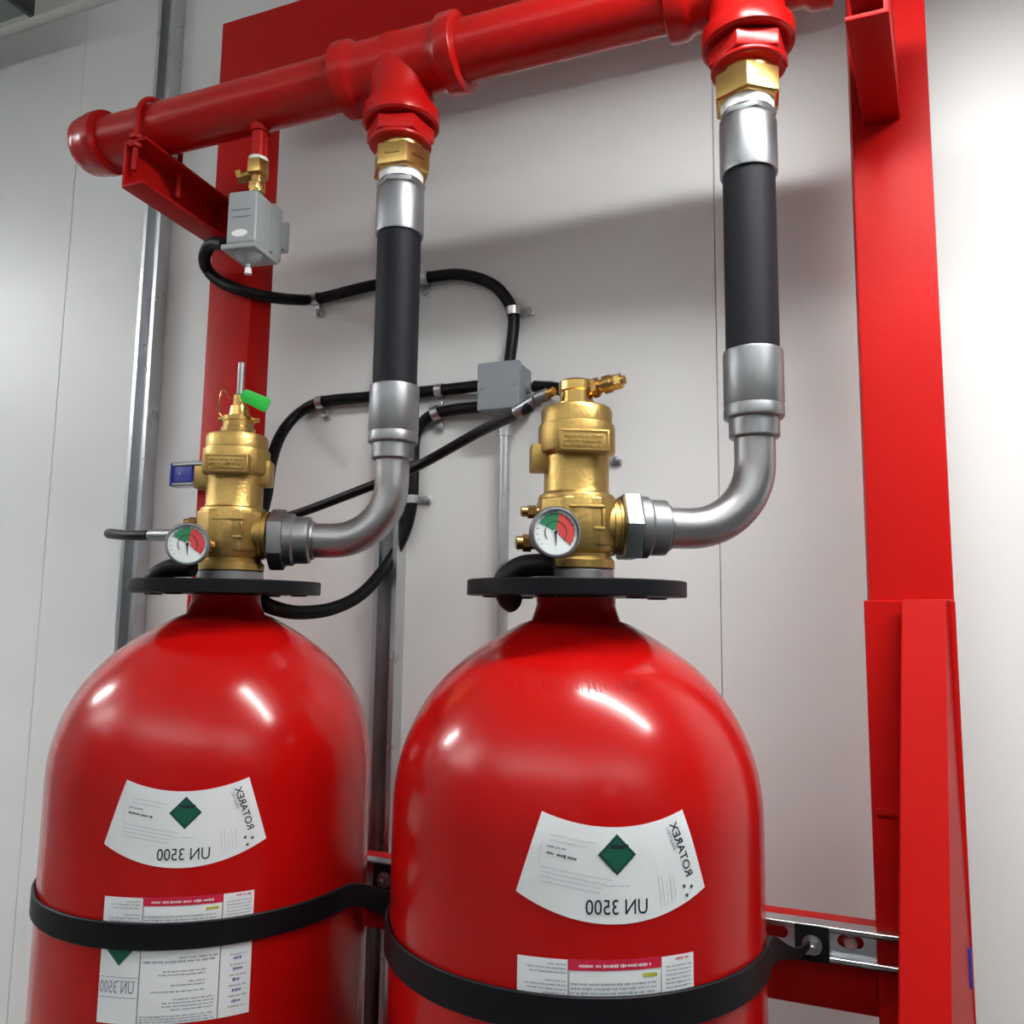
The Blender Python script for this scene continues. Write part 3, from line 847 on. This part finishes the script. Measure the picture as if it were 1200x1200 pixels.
chbolt(-.0335, True, 'hex bolt on a black square washer, right of the right cylinder')
chbolt(.0065, False, 'pinkish round bolt head seen inside a slot of the channel')
chbolt(-.5750, True, 'bolt on a black square washer between the two cylinders')

# ================================================================= PRESSURE SWITCH
px_, py_ = -.741, MYc
sw = thing('pressure_switch', (px_, py_, 1.985), 'pale grey pressure switch box hanging under the manifold by brass fittings', 'pressure switch')
m = Matrix.Translation((px_, py_, 0))
MB().lathe([(.011, 2.124), (.0135, 2.124), (.0135, 2.129), (.011, 2.130)], 24, m).build('white_collar', WHT, sw)
MB().hexa(.0165, 2.103, 2.124, m, rot=.2).lathe([(.0105, 2.078), (.0105, 2.103)], 24, m).hexa(.0125, 2.080, 2.092, m, rot=.1).build('brass_fitting', BRASSP, sw, bevel=.0005)
MB().tube([(px_, py_, 2.108), (px_ - .022, py_ - .012, 2.098)], .0075, 16).hexa(.0105, .022, .030, frame(V((px_, py_, 2.108)), V((-.022, -.012, -.008)))).build('side_fitting', BRASSC, sw)
yaw = math.radians(8)
bm_ = Matrix.Translation((px_ - .009, py_ + .004, -.006)) @ Matrix.Rotation(yaw, 4, 'Z')
MB().box((-.023, -.026, 2.002), (.022, .016, 2.078), bm_).build('cover', GREY, sw, bevel=.004, seg=3)
MB().box((-.0245, .016, 2.000), (.0245, .042, 2.079), bm_).build('back_housing', GREY, sw, bevel=.003)
MB().box((-.026, .012, 2.004), (.0255, .018, 2.072), bm_).build('cover_rim', GREY, sw, bevel=.0015)
MB().box((.020, .046, 2.018), (.030, .052, 2.064), bm_).box((.018, .040, 2.022), (.026, .048, 2.060), bm_).build('mounting_ear', GREY, sw, bevel=.0015)
lf = MB()
lf.box((-.030, -.028, 1.994), (.024, .036, 2.002), bm_); lf.build('bottom_flange', GREY, sw, bevel=.003)
MB().lathe([(.019, 1.989), (.017, 1.984), (.007, 1.975), (.003, 1.974), (.003, 1.966)], 28, Matrix.Translation((px_ - .008, py_, 0))).build('drain_cone', GREY, sw)
MB().lathe([(.0052, 1.960), (.0045, 1.968), (.003, 1.969)], 16, Matrix.Translation((px_ - .008, py_, 0))).build('drain_tip', WHT, sw)
MB().box((-.017, -.0268, 2.050), (.012, -.0255, 2.0515), bm_).box((-.014, -.0268, 2.040), (.012, -.0255, 2.0408), bm_).build('print_lines', INKG, sw)
MB().lathe([(.010, 0), (.010, .0012)], 28, bm_ @ frame(V((-.002, -.0257, 2.016)), (0, -1, 0)) @ Matrix.Diagonal((.55, 1.2, 1, 1))).build('oval_plate', WHT, sw)
MB().lathe([(.010, 0), (.0105, .012), (.009, .014)], 20, frame(V((px_ - .030, py_ + .018, 2.005)), V((-1, .1, -.5)))).build('cable_gland', BLKP, sw)

# ================================================================= JUNCTION BOX and conduits
jb = thing('junction_box', (-.470, 1.17, 1.842), 'light grey junction box on the wall between the two valves', 'junction box')
JY = 1.143
MB().box((-.506, JY + .006, 1.8060), (-.4395, WY - .001, 1.8790)).build('base', GREYB, jb, bevel=.004)
MB().box((-.508, JY - .006, 1.8040), (-.4375, JY + .0055, 1.8810)).build('lid', GREYB, jb, bevel=.0045, seg=3)
for (x, z) in ((-.5000, 1.8400), (-.4455, 1.8425)):
    MB().lathe([(.0035, 0), (.003, .0012)], 14, frame(V((x, JY - .006, z)), (0, -1, 0))).build('lid_screw', INKG, jb)
MB().lathe([(.011, 1.879), (.011, 1.888), (.009, 1.890)], 20, Matrix.Translation((-.463, 1.176, 0))).build('top_gland', GREYB, jb)
MB().lathe([(.010, 0), (.010, .008)], 20, frame(V((-.4400, 1.176, 1.8450)), (1, 0, 0))).build('side_gland', GREYB, jb)

ct = thing('steel_conduit', (-.4715, 1.178, .3), 'thin galvanised tube running straight down from the junction box', 'conduit')
MB().lathe([(.0085, .3), (.0085, 1.806)], 24, Matrix.Translation((-.4760, 1.178, 0))).build('tube', CONDM, ct)
MB().lathe([(.0086, 1.770), (.0103, 1.771), (.0103, 1.806)], 24, Matrix.Translation((-.4760, 1.178, 0))).build('coupling', CONDM, ct)

def corrugated(name, pts, label, r=.0098, pitch=.0038, n=14, group='black corrugated conduits'):
    P = resample(catmull(pts, .002), pitch / 2)
    if (P[-1] - P[-2]).length < 1e-5: P.pop()
    rad = [r if k % 2 else r * .85 for k in range(len(P))]
    root = MB().tube(P, rad, n)
    o = root.build(name, BLKP, None, smooth=180, origin=pts[0])
    return tag(o, label, 'cable conduit', group)
CW = 1.186
corrugated('flexible_conduit', [(-0.823, 0.920, 2.031), (-0.886, 0.960, 2.058), (-0.926, 0.990, 2.057), (-0.947, 1.020, 2.050), (-0.923, 1.025, 2.028), (-0.878, 1.028, 2.007), (-0.860, 1.070, 2.010), (-0.869, 1.150, 2.036), (-0.846, 1.186, 2.048), (-0.735, 1.186, 2.057), (-0.627, 1.186, 2.057), (-0.563, 1.186, 2.053), (-0.508, 1.186, 2.030), (-0.478, 1.186, 1.997), (-0.466, 1.184, 1.966), (-0.466, 1.180, 1.932), (-0.469, 1.176, 1.891), (-0.469, 1.176, 1.881)],
    'black conduit from the pressure switch to the top of the junction box')
corrugated('flexible_conduit', [(-0.516, 1.176, 1.856), (-0.597, 1.186, 1.858), (-0.736, 1.186, 1.858), (-0.826, 1.186, 1.857), (-0.875, 1.186, 1.840), (-0.890, 1.160, 1.799), (-0.862, 1.100, 1.738), (-0.814, 1.030, 1.670), (-0.765, 0.950, 1.608), (-0.724, 0.880, 1.566), (-0.711, 0.860, 1.541)],
    'black conduit from the upper left of the junction box down behind the left valve')
corrugated('flexible_conduit', [(-0.515, 1.176, 1.821), (-0.581, 1.186, 1.822), (-0.620, 1.186, 1.812), (-0.640, 1.186, 1.782), (-0.641, 1.186, 1.727), (-0.643, 1.186, 1.670), (-0.655, 1.186, 1.621), (-0.675, 1.170, 1.571), (-0.678, 1.100, 1.521), (-0.678, 1.020, 1.497), (-0.672, 0.930, 1.491), (-0.671, 0.870, 1.498), (-0.673, 0.850, 1.508)],
    'black conduit curving from the junction box down under the left disc')
corrugated('flexible_conduit', [(-0.428, 1.176, 1.847), (-0.384, 1.170, 1.837), (-0.322, 1.120, 1.795), (-0.290, 1.050, 1.722), (-0.262, 0.930, 1.646), (-0.256, 0.875, 1.589), (-0.260, 0.865, 1.555), (-0.261, 0.862, 1.537)],
    'black conduit from the right side of the junction box behind the right valve')

# cable tails resting on / under the discs
for i, lab in ((0, 'black cable hood lying on the left disc beside the brass valve'), (1, 'black cable hood lying on the right disc beside the brass valve')):
    cx = CX[i]
    low = [V((cx - .0500, .741, 1.5155))] if i == 0 else [V((cx - .050, .752, 1.5065)), V((cx - .0520, .745, 1.5100)), V((cx - .0525, .739, 1.518))]
    o = MB().tube(catmull(low + [V((cx - .0520, .736, 1.528)), V((cx - .036, .742, 1.5405)), V((cx - .006, .7475, 1.5425))], .003), .0110, 20)
    ob = o.build('cable_hood', BLKP, None, origin=(cx - .05, .75, 1.54))
    tag(ob, lab, 'cable', 'black cable ends on the discs')

# ---------------------------------------------------------------- pilot hose
ph = thing('pilot_hose', (-.3, .80, 1.72), 'thin black pilot hose slanting from the right valve head to the left valve', 'hose')
pts = [(-0.287, .790, 1.7165), (-0.304, 0.800, 1.710), (-0.393, 0.885, 1.710), (-0.511, 0.940, 1.681), (-0.618, 0.960, 1.654), (-0.712, 0.965, 1.629), (-0.796, 0.960, 1.612), (-0.892, 0.945, 1.603), (-0.936, 0.900, 1.597), (-0.940, 0.860, 1.596), (-0.909, 0.830, 1.594), (-0.852, 0.805, 1.588), (-0.812, 0.800, 1.587)]
MB().tube(catmull(pts, .006), .0065, 16).build('hose', BLKP, ph)
MB().tube([(-.262, .782, 1.7235), (-.272, .786, 1.7215)], .0048, 16).build('elbow_fitting', BRASSC, ph)
MB().tube([(-.270, .785, 1.7218), (-.283, .7885, 1.7190)], .0068, 18).build('end_nut', ZINC, ph)
MB().tube([(-.283, .7885, 1.7175), (-.310, .8015, 1.7095)], .0078, 18).build('crimp_ferrule', ZINCD, ph)
MB().tube([(-.808, .800, 1.5868), (-.764, .795, 1.5858)], .0078, 18).build('crimp_ferrule', ZINCD, ph)
MB().tube([(-.764, .795, 1.5858), (-.716, .795, 1.5850)], .0052, 18).build('end_nut', ZINC, ph)

# ---------------------------------------------------------------- saddle clips
def clip(p, d, tab, label, r=.0105):
    """saddle band round a conduit at p running along d (in the wall plane), screwed tab at 'tab' (x, z)"""
    p = V(p); d = V(d).normalized()
    m = frame(p, d, (0, -1, 0))
    t = thing('cable_clip', p, label, 'clip', 'small steel saddle clips on the wall')
    MB().lathe([(r, -.0065), (r + .0012, -.0065), (r + .0012, .0065), (r, .0065)], 28, m, closed=True).build('band', GALV, t)
    yw = WY - .0003; tp = V((tab[0], yw, tab[1])); sd = V((tab[0] - p.x, 0, tab[1] - p.z)); L = sd.length
    fm = frame(tp, (0, -1, 0), sd)
    MB().box((-L + r * .5, -.0065, 0), (.008, .0065, .0014), fm).box((-.007, -.0065, .001), (.007, .0065, .0050), fm).build('tab', GALV, t, bevel=.0006)
    MB().lathe([(.0058, .0050), (.0056, .0078), (.0030, .0088)], 20, fm).build('screw', ZINC, t)
clip((-.850, 1.186, 2.048), (.11, 0, .01), (-.851, 2.026), 'steel clip with screw on the upper conduit, left of the black hose')
clip((-.629, 1.186, 2.056), (1, 0, 0), (-.634, 2.034), 'steel clip peeping out right of the left discharge hose')
clip((-.466, 1.183, 1.976), (.002, 0, -.04), (-.444, 1.978), 'steel clip on the bend of the conduit above the junction box')
clip((-.830, 1.186, 1.8565), (.09, 0, .008), (-.824, 1.833), 'steel clip on the middle conduit, right of the green tag')
clip((-.597, 1.186, 1.858), (1, 0, 0), (-.603, 1.836), 'steel clip on the upper of the two conduits left of the junction box')
clip((-.603, 1.186, 1.8195), (1, 0, .3), (-.601, 1.798), 'steel clip on the lower of the two conduits left of the junction box')
clip((-.643, 1.186, 1.677), (0, 0, 1), (-.621, 1.677), 'steel clip beside the elbow of the left discharge hose')
clip((-.325, 1.186, 1.726), (0, 0, 1), (-.300, 1.726), 'steel clip on the wall just right of the right valve body')
clip((-.4760, 1.178, 1.566), (0, 0, 1), (-.452, 1.566), 'steel clip on the thin galvanised tube above the right disc')
